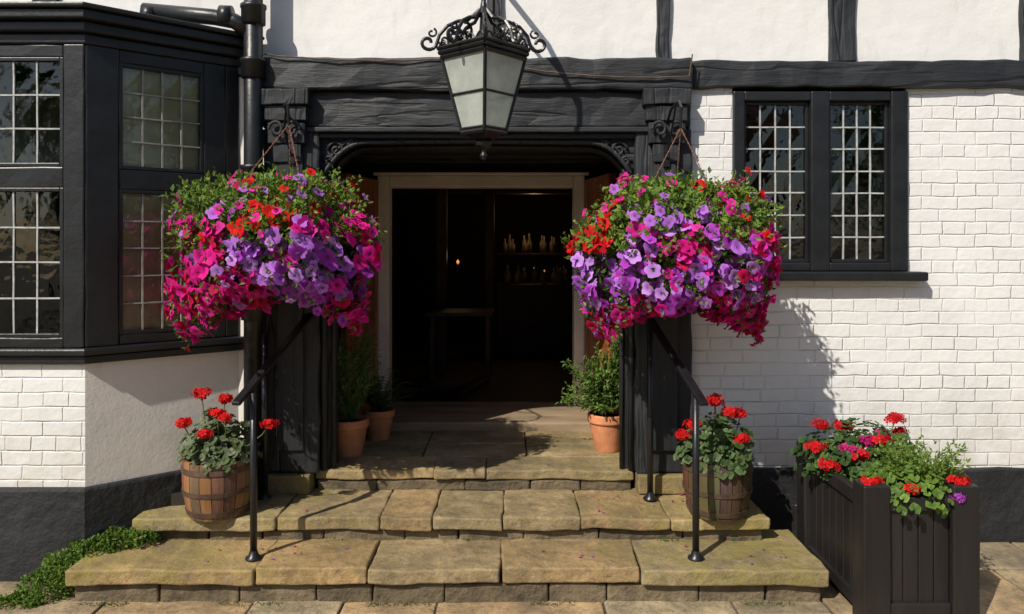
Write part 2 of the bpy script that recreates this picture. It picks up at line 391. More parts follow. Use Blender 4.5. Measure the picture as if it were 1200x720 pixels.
for yy in (2.6,3.8,5.0): B('bar_ceiling_beam',M['barw'],pub,-3.4,3.4,yy,yy+.2,2.6,2.8,.01)
for xx,yy in ((-.85,3.6),(-.35,5.0)): B('bar_oak_post',M['barw'],pub,xx,xx+.12,yy,yy+.12,.5,2.6,.01)
B('bar_counter',M['barw'],pub,-.2,2.2,5.0,5.4,.5,1.42,.02)
B('bar_shelf',M['barw'],pub,-.2,2.2,5.7,5.9,1.78,1.82,.01)
bt=MB()
for i in range(34):
    x=U(-.1,1.0); z=random.choice((1.42,1.82)); yy=5.15+U(-.1,.2) if z<1.5 else 5.8; s=U(.7,1.1)
    bt.lathe([(.0,0),(.035,0),(.035,.14*s),(.012,.19*s),(.012,.25*s),(0,.25*s)],10,(x,yy,z))
bt.obj('bar_bottles',M['bottle'],pub,smooth=True)
fu=MB()
fu.box(-.9,-.2,3.0,3.6,1.18,1.22)
for xx in (-.86,-.28):
    for yy in (3.04,3.52): fu.box(xx,xx+.05,yy,yy+.05,.5,1.18)
fu.obj('bar_table',M['barw'],pub,bevel=.006)
gl=MB()
for x,yy,z,rr in ((-.66,4.4,1.72,.020),(.30,5.45,1.62,.009),(.44,5.45,1.58,.010),(.16,5.45,1.60,.007)): gl.lathe([(0,-rr*1.6),(rr*.7,-rr*.7),(rr,0),(rr*.7,rr*.7),(0,rr*1.6)],10,(x,yy,z))
gl.obj('bar_lights',M['glow'],pub,smooth=True)
for nm,loc,en in (('bar_lamp',(.3,5.5,2.35),2.2),('wall_lamp',(-.66,4.3,1.80),.5)):
    pl=bpy.data.lights.new(nm,'POINT'); pl.energy=en; pl.color=(1,.6,.3); pl.shadow_soft_size=.06
    po=bpy.data.objects.new(nm,pl); sc.collection.objects.link(po); po.location=loc; po.parent=pub
# ------------------------------------------------------------------ glazing
def glazing(T,u0,u1,z0,z1,cols,rows,yg,parent,leadm,name,cw=.022):
    f=MB(); f.M=T
    for a in ((u0,u0+cw,z0,z1),(u1-cw,u1,z0,z1),(u0+cw,u1-cw,z0,z0+cw),(u0+cw,u1-cw,z1-cw,z1)):
        f.box(a[0],a[1],yg-.02,yg+.02,a[2],a[3])
    f.obj(name+'_casement',M['black'],parent,bevel=.004)
    a0,a1,b0,b1=u0+cw,u1-cw,z0+cw,z1-cw
    l=MB(); l.M=T; g=MB(); g.M=T
    for i in range(1,cols):
        x=a0+(a1-a0)*i/cols+U(-.002,.002); l.box(x-.0045,x+.0045,yg-.008,yg+.004,b0,b1,.1,.0025)
    for j in range(1,rows):
        z=b0+(b1-b0)*j/rows+U(-.003,.003); l.box(a0,a1,yg-.0085,yg+.0035,z-.0045,z+.0045,.1,.0025)
    l.obj(name+'_leading',leadm,parent)
    for i in range(cols):
        for j in range(rows):
            x0=a0+(a1-a0)*i/cols;x1=a0+(a1-a0)*(i+1)/cols;q0=b0+(b1-b0)*j/rows;q1=b0+(b1-b0)*(j+1)/rows
            t=[U(-.0018,.0018) for _ in range(4)]
            g.add([(x0,yg+t[0],q0),(x1,yg+t[1],q0),(x1,yg+t[2],q1),(x0,yg+t[3],q1)],[(0,1,2,3)])
    g.obj(name+'_glass',M['glass'],parent)
I=Matrix.Identity(4)
for a in (('v',1.425,1.497,1.745,2.905),('v',1.925,2.045,1.745,2.905),('v',2.44,2.55,1.745,2.905)):
    B('window_mullion',M['black'],pub,a[1],a[2],-.03,.12,a[3],a[4],.008,.1,.002)
for x0,x1 in ((1.497,1.925),(2.045,2.44)):
    B('window_head',M['black'],pub,x0,x1,-.025,.115,2.845,2.905,.008); B('window_foot',M['black'],pub,x0,x1,-.025,.115,1.747,1.80,.008)
glazing(I,1.497,1.925,1.80,2.845,4,7,.03,pub,M['lead'],'window_west'); glazing(I,2.045,2.44,1.80,2.845,4,7,.03,pub,M['lead'],'window_east')
B('window_sill',M['black'],pub,1.40,2.645,-.10,.1,1.685,1.744,.01,.1,.003)
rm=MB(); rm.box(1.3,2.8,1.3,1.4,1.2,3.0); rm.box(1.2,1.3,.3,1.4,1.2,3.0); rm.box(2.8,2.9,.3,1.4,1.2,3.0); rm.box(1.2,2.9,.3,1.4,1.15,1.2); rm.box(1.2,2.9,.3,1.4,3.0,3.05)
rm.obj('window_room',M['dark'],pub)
# bay window
def face(p0,p1):
    d=Vector((p1[0]-p0[0],p1[1]-p0[1],0)); L=d.length; d.normalize(); n=Vector((-d.y,d.x,0))
    T=Matrix(((d.x,n.x,0,p0[0]),(d.y,n.y,0,p0[1]),(0,0,1,0),(0,0,0,1))); return T,L
P=[(-4.87,0),(-4.2,-.58),(-2.44,-.58),(-1.77,0)]
def tb(T,name,mat,a,bevel=.008,amp=.004):
    m=MB(); m.M=T; m.box(*a,.12,amp); m.obj(name,mat,pub,bevel=bevel)
def prism(name,mat,off,z0,z1,bevel=.01):
    o=off; k=o*.45
    pl=[(-4.87-o*1.3,.0),(-4.2-k,-.58-o),(-2.44+k,-.58-o),(-1.77+o*1.3,.0)]
    vs=[(x,y,z0) for x,y in pl]+[(x,y,z1) for x,y in pl]
    fs=[(3,2,1,0),(4,5,6,7)]+[(i,i+1,i+5,i+4) for i in range(3)]+[(3,0,4,7)]
    m=MB(); m.add(vs,fs); m.obj(name,mat,pub,bevel=bevel)
prism('bay_sill_upper',M['black'],.06,1.285,1.325); prism('bay_sill_lower',M['black'],.035,1.235,1.284)
prism('bay_plinth',M['plinth'],.03,-.02,.53,.02)
prism('bay_cornice_low',M['black'],.02,3.06,3.12); prism('bay_cornice_mid',M['black'],.06,3.121,3.18); prism('bay_cornice_top',M['black'],.11,3.181,3.235); prism('bay_roof_edge',M['black'],.135,3.236,3.265)
for i in range(3):
    T,L=face(P[i],P[i+1]); wm=M['brick'] if i==1 else M['render']
    m=MB(); m.M=T; m.box(0,L,0,.12,.5,1.24); m.obj('bay_dado_wall',wm,pub)
    if i==1:
        ups=[(.0,.12),(.84,.92),(1.64,1.76)]; panes=[(.12,.84,5),(.92,1.64,5)]
    elif i==2:
        ups=[(.0,.175),(.665,.80),(.80,L)]; panes=[(.175,.665,4)]
    else:
        ups=[(.0,.2),(.70,L)]; panes=[(.2,.70,4)]
    for a,b in ups: tb(T,'bay_mullion',M['black'],(a,b,-.012,.12,1.326,3.059))
    for a,b,c in panes:
        tb(T,'bay_transom',M['black'],(a,b,-.008,.11,2.24,2.36)); tb(T,'bay_head',M['black'],(a,b,-.008,.11,2.985,3.059)); tb(T,'bay_foot',M['black'],(a,b,-.008,.11,1.326,1.385))
        r1,r2=(3,4) if i==1 else (4,5)
        ld=M['lead'] if i==1 else M['leadd']
        glazing(T,a,b,2.36,2.985,c,r1,.012,pub,ld,'bay_upper'); glazing(T,a,b,1.385,2.24,c,r2,.012,pub,ld,'bay_lower')
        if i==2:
            m=MB(); m.M=T; m.box(a+.003,b-.003,.030,.034,1.39,2.235,.06,.004); m.box(a+.003,b-.003,.030,.034,2.365,2.98,.06,.004); m.obj('bay_reflection_sheet',M['reflpaint'],pub,smooth=True)  # sheets added behind the angled glass to stand for its beige reflection
    tb(T,'bay_sill_board',M['black'],(0,L,.02,.25,1.25,1.30))
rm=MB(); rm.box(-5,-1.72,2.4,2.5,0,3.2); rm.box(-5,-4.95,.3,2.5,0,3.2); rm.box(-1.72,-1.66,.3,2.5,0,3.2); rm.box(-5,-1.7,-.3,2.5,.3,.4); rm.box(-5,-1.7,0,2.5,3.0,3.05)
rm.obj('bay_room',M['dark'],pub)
cu=MB(); n=50; vs=[];fs=[]
for i in range(n+1):
    x=-4.0+1.5*i/n; yy=.10+.02*math.sin(i*1.1); vs+=[(x,yy,2.28),(x,yy,3.0)]
for i in range(n): a=i*2; fs.append((a,a+2,a+3,a+1))
cu.add(vs,fs); cu.obj('net_curtain',simple('dim_net_curtain',(.30,.29,.22),.9,.3,9,.3,.004),pub,smooth=True)
gl=MB(); gl.lathe([(0,-.02),(.012,-.012),(.016,0),(.01,.02),(0,.03)],10,(-3.7,1.5,2.02)); gl.obj('bay_room_lamp',M['glow'],pub,smooth=True)
# ------------------------------------------------------------------ drainpipe
dp=empty('drainpipe'); m=MB(); px,py=-1.63,-.13
m.tube([(px,py,.36),(px,py,4.5)],.058,20)
for z in (.62,1.5,2.35,3.02,3.36): m.lathe([(.058,-.06),(.074,-.055),(.074,.04),(.080,.045),(.080,.065),(.058,.07)],20,(px,py,z))
m.tube([(px-.02,py,3.26),(px-.12,py,3.325),(px-.25,py,3.35),(-2.32,py,3.39)],.05,16)
for xx in (-1.80,-2.28): m.tube([(xx-.035,py,3.358),(xx+.035,py,3.355)],.066,16)
m.tube([(px,py,.45),(px,py-.02,.38),(px,py-.10,.345)],.06,14)
m.obj('cast_iron_pipe',M['black'],dp,smooth=True)
m=MB()
for z in (2.35,3.02): m.box(px-.12,px+.12,-.07,.03,z-.015,z+.03)
m.obj('pipe_bracket',M['iron'],dp,bevel=.004)
# ------------------------------------------------------------------ steps
stp=empty('stone_steps')
def course(name,x0,x1,y0,y1,zt,th,cuts,zr0,over=.03):
    s=MB(); xs=[x0]+cuts+[x1]
    for a,b in zip(xs[:-1],xs[1:]):
        s.col=random.choice([(1,1,1),(.92,.88,.84),(1.1,1.03,.90),(.84,.83,.80),(1.1,.94,.78),(1.0,.86,.74)])
        s.box(a+.003,b-.003,y0+U(-.012,.012),y1,zt-th+U(-.004,.004),zt+U(-.005,.005),.04,.010,.008)
    s.obj(name+'_treads',M['stone'],stp,bevel=.012,bseg=3)
    s=MB(); x=x0+over
    while x<x1-over:
        b=min(x+U(.3,.6),x1-over)
        if x1-over-b<.15: b=x1-over
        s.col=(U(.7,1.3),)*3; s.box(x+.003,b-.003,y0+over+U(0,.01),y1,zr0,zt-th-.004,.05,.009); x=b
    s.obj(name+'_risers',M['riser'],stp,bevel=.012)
course('bottom_step',-2.38,1.69,-.89,-.30,.19,.085,[-1.37,-.77,-.06,.69],-.02)
course('middle_step',-2.20,1.50,-.515,.06,.33,.075,[-1.37,-.77,-.46,-.05,.40,.92],.17)
course('upper_step',-1.275,.785,-.02,.30,.465,.065,[-.505,-.17],.32,.012)
s=MB()
for a,b in ((-1.43,-.62),(-.62,.1),(.1,.98)):
    for c,d in ((.305,.66),(.66,1.2)):
        s.col=random.choice([(1,1,1),(.9,.85,.8),(1.05,.95,.8)]); s.box(a+.003,b-.003,c+.003,d-.003,.38,.462+U(-.003,.003),.06,.005,.004)
s.obj('porch_floor',M['stone'],stp,bevel=.01)
m=MB(); m.box(-1.2,.70,1.06,1.88,.40,.525,.1,.004); m.obj('threshold',M['sillwood'],stp,bevel=.015)
B('step_core',M['mortar'],stp,-2.1,1.45,-.8,.3,-.01,.16,0); B('porch_core',M['mortar'],stp,-1.5,1.05,.2,1.3,.1,.375,0)
# ------------------------------------------------------------------ handrails
def flange(m,x,y,z): m.lathe([(.0,.0),(.045,0),(.045,.008),(.028,.02),(.020,.045),(.0,.045)],16,(x,y,z))
h=empty('handrail'); m=MB()
m.tube([(-1.42,-.75,.19),(-1.42,-.75,1.10)],.019,10); flange(m,-1.42,-.75,.19)
m.tube([(-1.545,-.17,.33),(-1.545,-.17,1.36)],.019,10); flange(m,-1.545,-.17,.33)
m.obj('rail_posts',M['iron'],h,smooth=True)
def rail(h,p0,p1):
    d=(Vector(p1)-Vector(p0)); L=d.length; d.normalize(); sd=Vector((0,0,1)).cross(d).normalized(); up=d.cross(sd)
    m=MB(); m.M=Matrix(((d.x,sd.x,up.x,p0[0]),(d.y,sd.y,up.y,p0[1]),(d.z,sd.z,up.z,p0[2]),(0,0,0,1)))
    m.box(-.06,L,-.025,.025,-.012,.012); m.obj('rail_bar',M['iron'],h,bevel=.006)
rail(h,(-1.47,-.80,1.085),(-1.29,-.05,1.47))
h=empty('handrail.001'); m=MB()
m.tube([(1.01,-.75,.19),(1.01,-.75,1.10)],.019,10); flange(m,1.01,-.75,.19)
m.tube([(.862,-.18,.33),(.862,-.18,1.44)],.019,10); flange(m,.862,-.18,.33)
m.obj('rail_posts',M['iron'],h,smooth=True); rail(h,(1.02,-.80,1.085),(.862,-.16,1.455))
# ------------------------------------------------------------------ lantern
ln=empty('hanging_lantern'); lx,ly=-.155,-.77
rt,rb,zt,zb=.228,.118,2.935,2.525
m=MB(); g=MB(); rot0=math.radians(-90+4)
def cor(i,r): a=rot0+i*math.pi/2; return Vector((lx+r*math.cos(a),ly+r*math.sin(a),0))
def at(i,t):
    r=rb+(rt-rb)*t; p=cor(i,r); p.z=zb+(zt-zb)*t; return p
for i in range(4):
    m.tube([at(i,0),at(i,1)],.011,6)
    for t,r in ((0,.014),(.5,.008),(1,.016),(.05,.008)): m.tube([at(i,t),at(i+1,t)],r,6)
    g.add([at(i,.0),at(i+1,.0),at(i+1,1),at(i,1)],[(0,1,2,3)])
    for dz,rr,r in ((.025,.242,.013),(.048,.25,.011)):
        a=cor(i,rr);a.z=zt+dz;b=cor(i+1,rr);b.z=zt+dz; m.tube([a,b],r,6)
    a=cor(i,.245);b=cor(i+1,.245)
    for k in range(5):
        c0=a.lerp(b,k/5);c1=a.lerp(b,(k+1)/5)
        m.tube([c0.lerp(c1,q/6)+Vector((0,0,zt+.052+.035*math.sin(math.pi*q/6))) for q in range(7)],.0055,5)
    c0=cor(i,.24);c0.z=zt+.045;c1=cor(i+1,.24);c1.z=zt+.045;c2=cor(i+1,.05);c2.z=zt+.10;c3=cor(i,.05);c3.z=zt+.10
    m.add([c0,c1,c2,c3],[(0,1,2,3)])
    b0=cor(i,.122);b0.z=zb;b1=cor(i+1,.122);b1.z=zb;b2=cor(i+1,.03);b2.z=zb-.05;b3=cor(i,.03);b3.z=zb-.05
    m.add([b0,b1,b2,b3],[(0,1,2,3)])
for i in range(8):
    a=rot0+i*math.pi/4; dx,dy=math.cos(a),math.sin(a); sc_=.94 if i%2==0 else .76
    def q(r,z): return (lx+dx*r*sc_,ly+dy*r*sc_,zt+z*.88)
    pts=[q(.025,.30),q(.05,.275),q(.09,.235),q(.15,.225),q(.21,.195),q(.255,.14),q(.27,.09)]
    for t in range(1,16):
        th=t*.42; rr=.052*(1-t/22); pts.append(q(.322-rr*math.cos(th),.09-rr*math.sin(th)))
    m.tube(pts,.0105,6)
    m.tube([q(.165+.050*(1-t/24)*math.cos(t*.45+1),.14+.050*(1-t/24)*math.sin(t*.45+1)) for t in range(18)],.008,6)
    m.tube([q(.23+.035*(1-t/20)*math.cos(-t*.45),.105+.035*(1-t/20)*math.sin(-t*.45)) for t in range(15)],.0065,6)
    m.tube([q(.30+.03*(1-t/20)*math.cos(t*.45+2),.15+.03*(1-t/20)*math.sin(t*.45+2)) for t in range(15)],.0065,6)
m.lathe([(0,-.15),(.012,-.145),(.022,-.125),(.012,-.105),(.014,-.09),(.045,-.07),(.05,-.05),(.03,-.045)],16,(lx,ly,zb))
m.lathe([(.03,.08),(.045,.11),(.025,.14),(.02,.22),(.04,.24),(.02,.28),(.014,.31),(.014,.78)],16,(lx,ly,zt))
m.lathe([(.0,-.2),(.03,-.19),(.03,-.06),(.02,.0)],12,(lx,ly,zt+.06))
m.tube([(lx,ly,zt+.73),(lx+.0,ly+.1,zt+.78),(-.115,-.4,zt+.80),(-.115,.03,zt+.72)],.018,8)
m.tube([(-.115,-.02,zt+.3),(-.115,-.2,zt+.62),(lx,ly+.1,zt+.76)],.012,8)
m.obj('lantern_ironwork',M['iron'],ln,smooth=False); g.obj('lantern_glass',M['lampglass'],ln)
# ------------------------------------------------------------------ flower baskets
MAG=(.84,.012,.32);VIO=(.56,.19,.82);PUR=(.52,.06,.62);RED=(.84,.010,.012);CRI=(.66,.004,.09);PNK=(.90,.03,.42);GRN=None
def rv():
    while 1:
        v=Vector((U(-1,1),U(-1,1),U(-1,1)))
        if .05<v.length<1: return v.normalized()
def greens(): return random.choice([(.14,.27,.03),(.20,.34,.045),(.09,.19,.03),(.27,.39,.06)])
def basket(name,c,seeds,hook,seed,post):
    random.seed(seed); e=empty(name); c=Vector(c); rx,ry,zu,zd=.52,.43,.34,.285
    fl=MB(); lf=MB()
    def surf(d,k=1):
        z=d.z; p=Vector((d.x*rx,d.y*ry,z*(zu if z>0 else zd)))
        n=noise.noise(p*3.2+Vector((seed*9,0,0)))+.65*noise.noise(p*7+Vector((seed*5,2,0))); p*= (1+.32*n)*k
        a=abs(d.x)
        if z<0:
            p.z*=1+1.35*min(1,a*1.25)**2
            p.x*=1+.10*(-z)
        elif z>.3: p.x*=1-.14*(z-.3)
        return p
    def pick(p,j=.17):
        u=p.x/.60;v=p.z/.40; best=None;bs=-9
        for (su,sv,col) in seeds:
            s=-((u-su)**2+(v-sv)**2)*3+U(-j,j)
            if s>bs: bs=s;best=col
        return best
    def tone(col):
        if col in (MAG,CRI): return random.choice([MAG,MAG,PNK,CRI,MAG])
        if col in (VIO,): return random.choice([VIO,VIO,(.66,.32,.88),PUR])
        if col==RED: return random.choice([RED,RED,(.66,.006,.02)])
        return col
    for i in range(1450):
        d=rv()
        k=1.05-.28*R()**1.6; p=surf(d,k); col=pick(p)
        n=Vector((d.x/rx,d.y/ry,d.z/.5)).normalized()
        if col is None and R()<.86: continue
        if d.z>.35 and R()<.6: continue
        nn=(n+rv()*.65+Vector((-.12,-.25,.1))).normalized()
        if col is None: col=random.choice([MAG,VIO,RED,PNK])
        if R()<.05: col=random.choice([MAG,VIO,PUR,CRI])
        fl.petunia(c+p+n*.02,nn,U(.030,.050),tone(col))
    for i in range(8500):
        d=rv(); p=surf(d,U(.72,1.05)); col=pick(p); green=col is None
        if green: p=surf(d,U(.88,1.10)+(.16*R()**3))
        n=Vector((d.x/rx,d.y/ry,d.z/.5)).normalized()
        L=U(.026,.055); g=greens()
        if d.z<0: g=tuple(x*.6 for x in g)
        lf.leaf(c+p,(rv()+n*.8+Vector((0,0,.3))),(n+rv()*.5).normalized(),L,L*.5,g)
    for i in range(130):
        a=U(0,6.283); d=Vector((math.cos(a),math.sin(a),U(-1.1,-.15))).normalized(); p=surf(d,.95)
        q=p+Vector((d.x*U(.0,.08),d.y*.05,-U(.02,.09+.09*abs(d.x))))
        for t in range(8):
            r=p.lerp(q,t/7)+rv()*.012; lf.leaf(c+r,rv()+Vector((0,0,-.5)),rv(),.035,.017,greens())
        col=pick(p) or MAG; fl.petunia(c+q,(d+rv()*.6).normalized(),U(.026,.040),tone(col))
        if R()<.6: fl.petunia(c+p.lerp(q,.5)+rv()*.02,(d+rv()*.7).normalized(),U(.028,.043),tone(col))
    for i in range(360):
        a=U(0,6.283); d=Vector((math.cos(a)*.9,math.sin(a)*.9,U(.0,1.4))).normalized(); p=surf(d,.96); q=p+d*U(.03,.14)+Vector((0,0,U(0,.05)))
        gg=random.choice([(.24,.37,.06),(.18,.31,.05),(.30,.41,.08)])
        for t in range(8):
            r=p.lerp(q,t/7); lf.leaf(c+r,rv()+d*.6,rv(),U(.022,.040),.017,gg)
        if R()<.26: fl.petunia(c+q,(d+rv()*.5).normalized(),U(.022,.036),random.choice([MAG,PNK,RED,VIO,MAG]))
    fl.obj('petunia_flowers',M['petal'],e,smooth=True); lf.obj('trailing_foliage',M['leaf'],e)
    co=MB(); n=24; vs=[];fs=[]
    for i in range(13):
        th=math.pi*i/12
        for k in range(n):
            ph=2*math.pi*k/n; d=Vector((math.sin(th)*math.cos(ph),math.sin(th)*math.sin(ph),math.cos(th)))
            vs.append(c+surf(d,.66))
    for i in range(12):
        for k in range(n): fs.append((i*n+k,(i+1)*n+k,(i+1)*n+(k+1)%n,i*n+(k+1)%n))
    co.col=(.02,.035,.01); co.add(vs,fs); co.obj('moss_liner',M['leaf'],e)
    ch=MB(); hk=Vector(hook)
    for a in (-.28,.22,.02):
        end=c+Vector((a*.8,(-.12 if a!=.02 else .2),.27))
        n=34
        for i in range(n):
            p0=hk.lerp(end,i/n); p1=hk.lerp(end,(i+.8)/n); ch.tube([p0,p1],.0045 if i%2 else .003,5)
    ch.obj('basket_chains',M['rope'],e)
    br=MB(); bx=post
    br.tube([(bx,-.10,hook[2]+.10),(bx,-.25,hook[2]+.17),(hook[0],hook[1]+.05,hook[2]+.16),(hook[0],hook[1]-.02,hook[2]+.11),(hook[0],hook[1]-.01,hook[2]+.05),(hook[0],hook[1],hook[2])],.009,8)
    br.tube([(bx,-.10,hook[2]-.12),(bx,-.25,hook[2]+.02),(bx*.5+hook[0]*.5,-.42,hook[2]+.15)],.007,8)
    br.box(bx-.02,bx+.02,-.105,-.09,hook[2]-.17,hook[2]+.16)
    br.obj('wall_bracket',M['iron'],e)
    return e
seedsL=[(-.85,0,MAG),(-.75,-.5,MAG),(-.6,-.95,MAG),(-.45,-.5,MAG),(.95,-.1,MAG),(.6,.35,CRI),(.78,.2,MAG),(.85,-.6,MAG),(-.4,.12,MAG),(.25,.62,MAG),(.3,.05,VIO),(.1,-.3,VIO),(.45,-.35,VIO),(.65,-.1,VIO),(-.3,.58,VIO),(-.08,-.05,VIO),(.3,-.75,VIO),(.65,-.45,PUR),(.6,-.9,MAG),(-.2,-.4,MAG),(-.2,-.8,MAG),(-.15,.34,RED),(.05,.34,RED),(.2,.42,RED),(-.55,.25,CRI),(-.65,.55,GRN),(.05,.78,GRN),(.42,.6,GRN),(-.1,.66,GRN),(-.45,.8,GRN),(.3,.85,GRN),(-.85,.3,MAG),(.35,.32,CRI),(-.7,.12,GRN)]
seedsR=[(-.7,-.2,VIO),(-.8,-.6,VIO),(-.4,-.4,VIO),(-.25,.15,VIO),(.1,.42,VIO),(-.4,.42,VIO),(-.05,-.6,PUR),(.3,.0,VIO),(.42,-.28,VIO),(.75,-.1,MAG),(.65,-.5,MAG),(.85,.2,MAG),(.9,-.7,MAG),(.55,.1,MAG),(-.1,.0,MAG),(-.3,-.8,MAG),(-.65,-.95,MAG),(.3,-.7,MAG),(.05,-.25,VIO),(-.9,.25,RED),(-.75,.42,RED),(.85,.55,RED),(.35,.75,RED),(.95,.4,RED),(0,.7,GRN),(-.5,.75,GRN),(.5,.45,GRN),(.2,.22,GRN),(-.6,.15,GRN),(-.2,.6,GRN),(.6,.72,GRN),(.35,.55,GRN),(.7,.35,GRN),(-.7,.65,GRN)]
basket('hanging_flower_basket',(-1.33,-.60,1.91),seedsL,(-1.27,-.60,2.60),3,-1.40)
basket('hanging_flower_basket.001',(.955,-.60,1.89),seedsR,(.96,-.60,2.58),5,.98)
random.seed(21)
# ------------------------------------------------------------------ plants helpers
def floret(fl,p,n,r,col):
    n=n.normalized();a=n.orthogonal().normalized();b=n.cross(a);ph=R()*6.28; k=U(.7,1.15)
    for i in range(5):
        t=ph+i*1.2566; q=a*math.cos(t)+b*math.sin(t); w=a*math.cos(t+1.57)+b*math.sin(t+1.57)
        cc=tuple(x*k for x in col)
        fl.add([p,p+q*r*.7+w*r*.38+n*r*.15,p+q*r+n*r*.1,p+q*r*.7-w*r*.38+n*r*.15],[(0,1,2),(0,2,3)],[tuple(x*.5 for x in cc),cc,cc,cc])
def roundleaf(lf,p,n,r,col):
    n=n.normalized();a=n.orthogonal().normalized();b=n.cross(a); k=U(.7,1.2); col=tuple(x*k for x in col)
    vs=[p-n*r*.15];cs=[tuple(x*.6 for x in col)]
    for i in range(9):
        t=.35+i*(6.283-.7)/8; rr=r*(1+(.12 if i%2 else -.05)); vs.append(p+(a*math.cos(t)+b*math.sin(t))*rr+n*U(-.1,.15)*r); cs.append(col)
    lf.add(vs,[(0,1+i,2+i) for i in range(8)],cs)
def geranium(par,c,rad,h,nleaf,heads,lc,name='geranium',fc=RED,ry=None):
    c=Vector(c); lf=MB();fl=MB();sm=MB(); ry=ry or rad
    for i in range(nleaf):
        d=rv(); d.z=abs(d.z)*1.0; k=U(.45,1.08); p=c+Vector((d.x*rad*k,d.y*ry*k,d.z*h*k+.0))
        p+=noise.noise_vector(p*6)*.06
        roundleaf(lf,p,(d+Vector((0,-.3,.7))+rv()*.6),U(.014,.03),random.choice(lc))
    for (hx,hy,hz,r) in heads:
        q=c+Vector((hx,hy,hz)); b=c+Vector((hx*.5,hy*.5,h*.3)); sm.tube([b,(b+q)/2+Vector((hx*.1,0,.01)),q],.0035,5)
        for i in range(26):
            d=rv(); d.z=d.z*.6+.15; floret(fl,q+Vector((d.x*1.2,d.y,d.z*.75))*r*U(.4,1.2),d+rv()*.4+Vector((0,-.3,0)),U(.016,.026),fc)
    lf.obj(name+'_leaves',M['leaf'],par); fl.obj(name+'_blooms',M['petal'],par); sm.obj(name+'_stems',M['bark'],par)
GL=[(.11,.19,.06),(.15,.23,.09),(.19,.27,.12),(.07,.13,.03)]
def barrel(name,x,y,tint,heads,grey):
    e=empty(name); b=MB(); n=18; H=.33
    def rad(t): return .165+.035*math.sin(min(1,t*1.15)*math.pi*.62)
    for k in range(n):
        b.col=tuple(c*U(.65,1.25) for c in tint); a0=2*math.pi*(k+.03)/n;a1=2*math.pi*(k+.97)/n; vs=[];fs=[]; hh=H+U(-.006,.006)
        for j in range(9):
            t=j/8; r=rad(t)
            for a in (a0,(a0+a1)/2,a1): vs.append((x+r*math.cos(a),y+r*math.sin(a),.333+t*hh))
        for a in (a1,(a0+a1)/2,a0): vs.append((x+(rad(1)-.02)*math.cos(a),y+(rad(1)-.02)*math.sin(a),.333+hh))
        for a in (a1,(a0+a1)/2,a0): vs.append((x+(rad(1)-.02)*math.cos(a),y+(rad(1)-.02)*math.sin(a),.333+hh-.06))
        for j in range(8):
            for q in (0,1): fs.append((j*3+q,j*3+q+1,(j+1)*3+q+1,(j+1)*3+q))
        fs+=[(24,25,28,29),(25,26,27,28),(27,30,31,28),(28,31,32,29)]
        b.add(vs,fs)
    b.obj('staves',M['oak'],e)
    hp=MB()
    for t0,t1 in ((.06,.15),(.42,.50),(.80,.89)): hp.lathe([(rad(t0)+.001,.333+H*t0),(rad(t0)+.006,.333+H*t0),(rad(t1)+.006,.333+H*t1),(rad(t1)+.001,.333+H*t1)],40,(x,y,0))
    hp.obj('hoops',M['rust'],e,smooth=False)
    s=MB(); s.lathe([(0,.0),(.1,.004),(.19,-.004)],24,(x,y,.333+H-.035)); s.lathe([(0,0),(.16,0)],20,(x,y,.34)); s.obj('soil',M['soil'],e)
    geranium(e,(x,y,.333+H-.03),.21,.28,760,heads,grey)
    return e
barrel('half_barrel_planter',-1.74,-.42,(1.1,.95,.8),[(-.06,-.1,.42,.050),(-.16,-.12,.25,.038),(.04,-.12,.31,.035),(.33,-.08,.24,.040),(.02,.05,.36,.035),(.10,-.15,.29,.03),(-.02,-.16,.2,.03)],[(.20,.25,.14),(.26,.31,.19),(.12,.18,.07),(.16,.22,.08)])
barrel('half_barrel_planter.001',1.215,-.42,(.62,.62,.62),[(-.04,-.1,.38,.050),(.06,-.1,.31,.050),(-.17,-.1,.24,.04),(.10,-.14,.17,.035),(.01,.08,.33,.035),(-.2,-.02,.16,.035),(.14,0,.28,.035)],GL)
def pot(e,x,y,z,r,h):
    p=MB(); p.lathe([(0,0),(r*.66,0),(r*.68,.01),(r*.92,h*.76),(r*.93,h*.77),(r,h*.77),(r*1.03,h*.80),(r*1.03,h*.97),(r,h),(r*.92,h),(r*.88,h*.86),(r*.0,h*.85)],36,(x,y,z)); p.obj('terracotta_pot',M['terra'],e,smooth=False)
    s=MB(); s.lathe([(0,.01),(r*.9,0)],20,(x,y,z+h*.88)); s.obj('potting_soil',M['soil'],e)
e=empty('potted_conifer'); pot(e,-1.13,.36,.464,.135,.25)
lf=MB(); c=Vector((-1.13,.36,.70))
for s_ in range(380):
    a=U(0,6.283); t=R(); r0=.05+.12*math.sin(min(1,t*1.3)*2.2)*U(.6,1); base=c+Vector((math.cos(a)*r0*.5,math.sin(a)*r0*.5,t*.44)); tip=c+Vector((math.cos(a)*r0*1.35,math.sin(a)*r0*1.35,t*.50+U(.06,.17)))
    g=random.choice([(.13,.24,.06),(.18,.30,.08),(.23,.34,.11),(.08,.16,.04)])
    for k in range(15):
        q=base.lerp(tip,k/14); lf.leaf(q,(tip-base).normalized()+rv()*.9,rv(),U(.018,.036),.008,g)
lf.obj('conifer_sprays',M['leaf'],e); m=MB(); m.tube([c-Vector((0,0,.05)),c+Vector((0,0,.35))],.012); m.obj('stem',M['bark'],e)
e=empty('potted_fern'); pot(e,-1.0,.80,.464,.115,.22)
lf=MB(); c=Vector((-1.0,.80,.67))
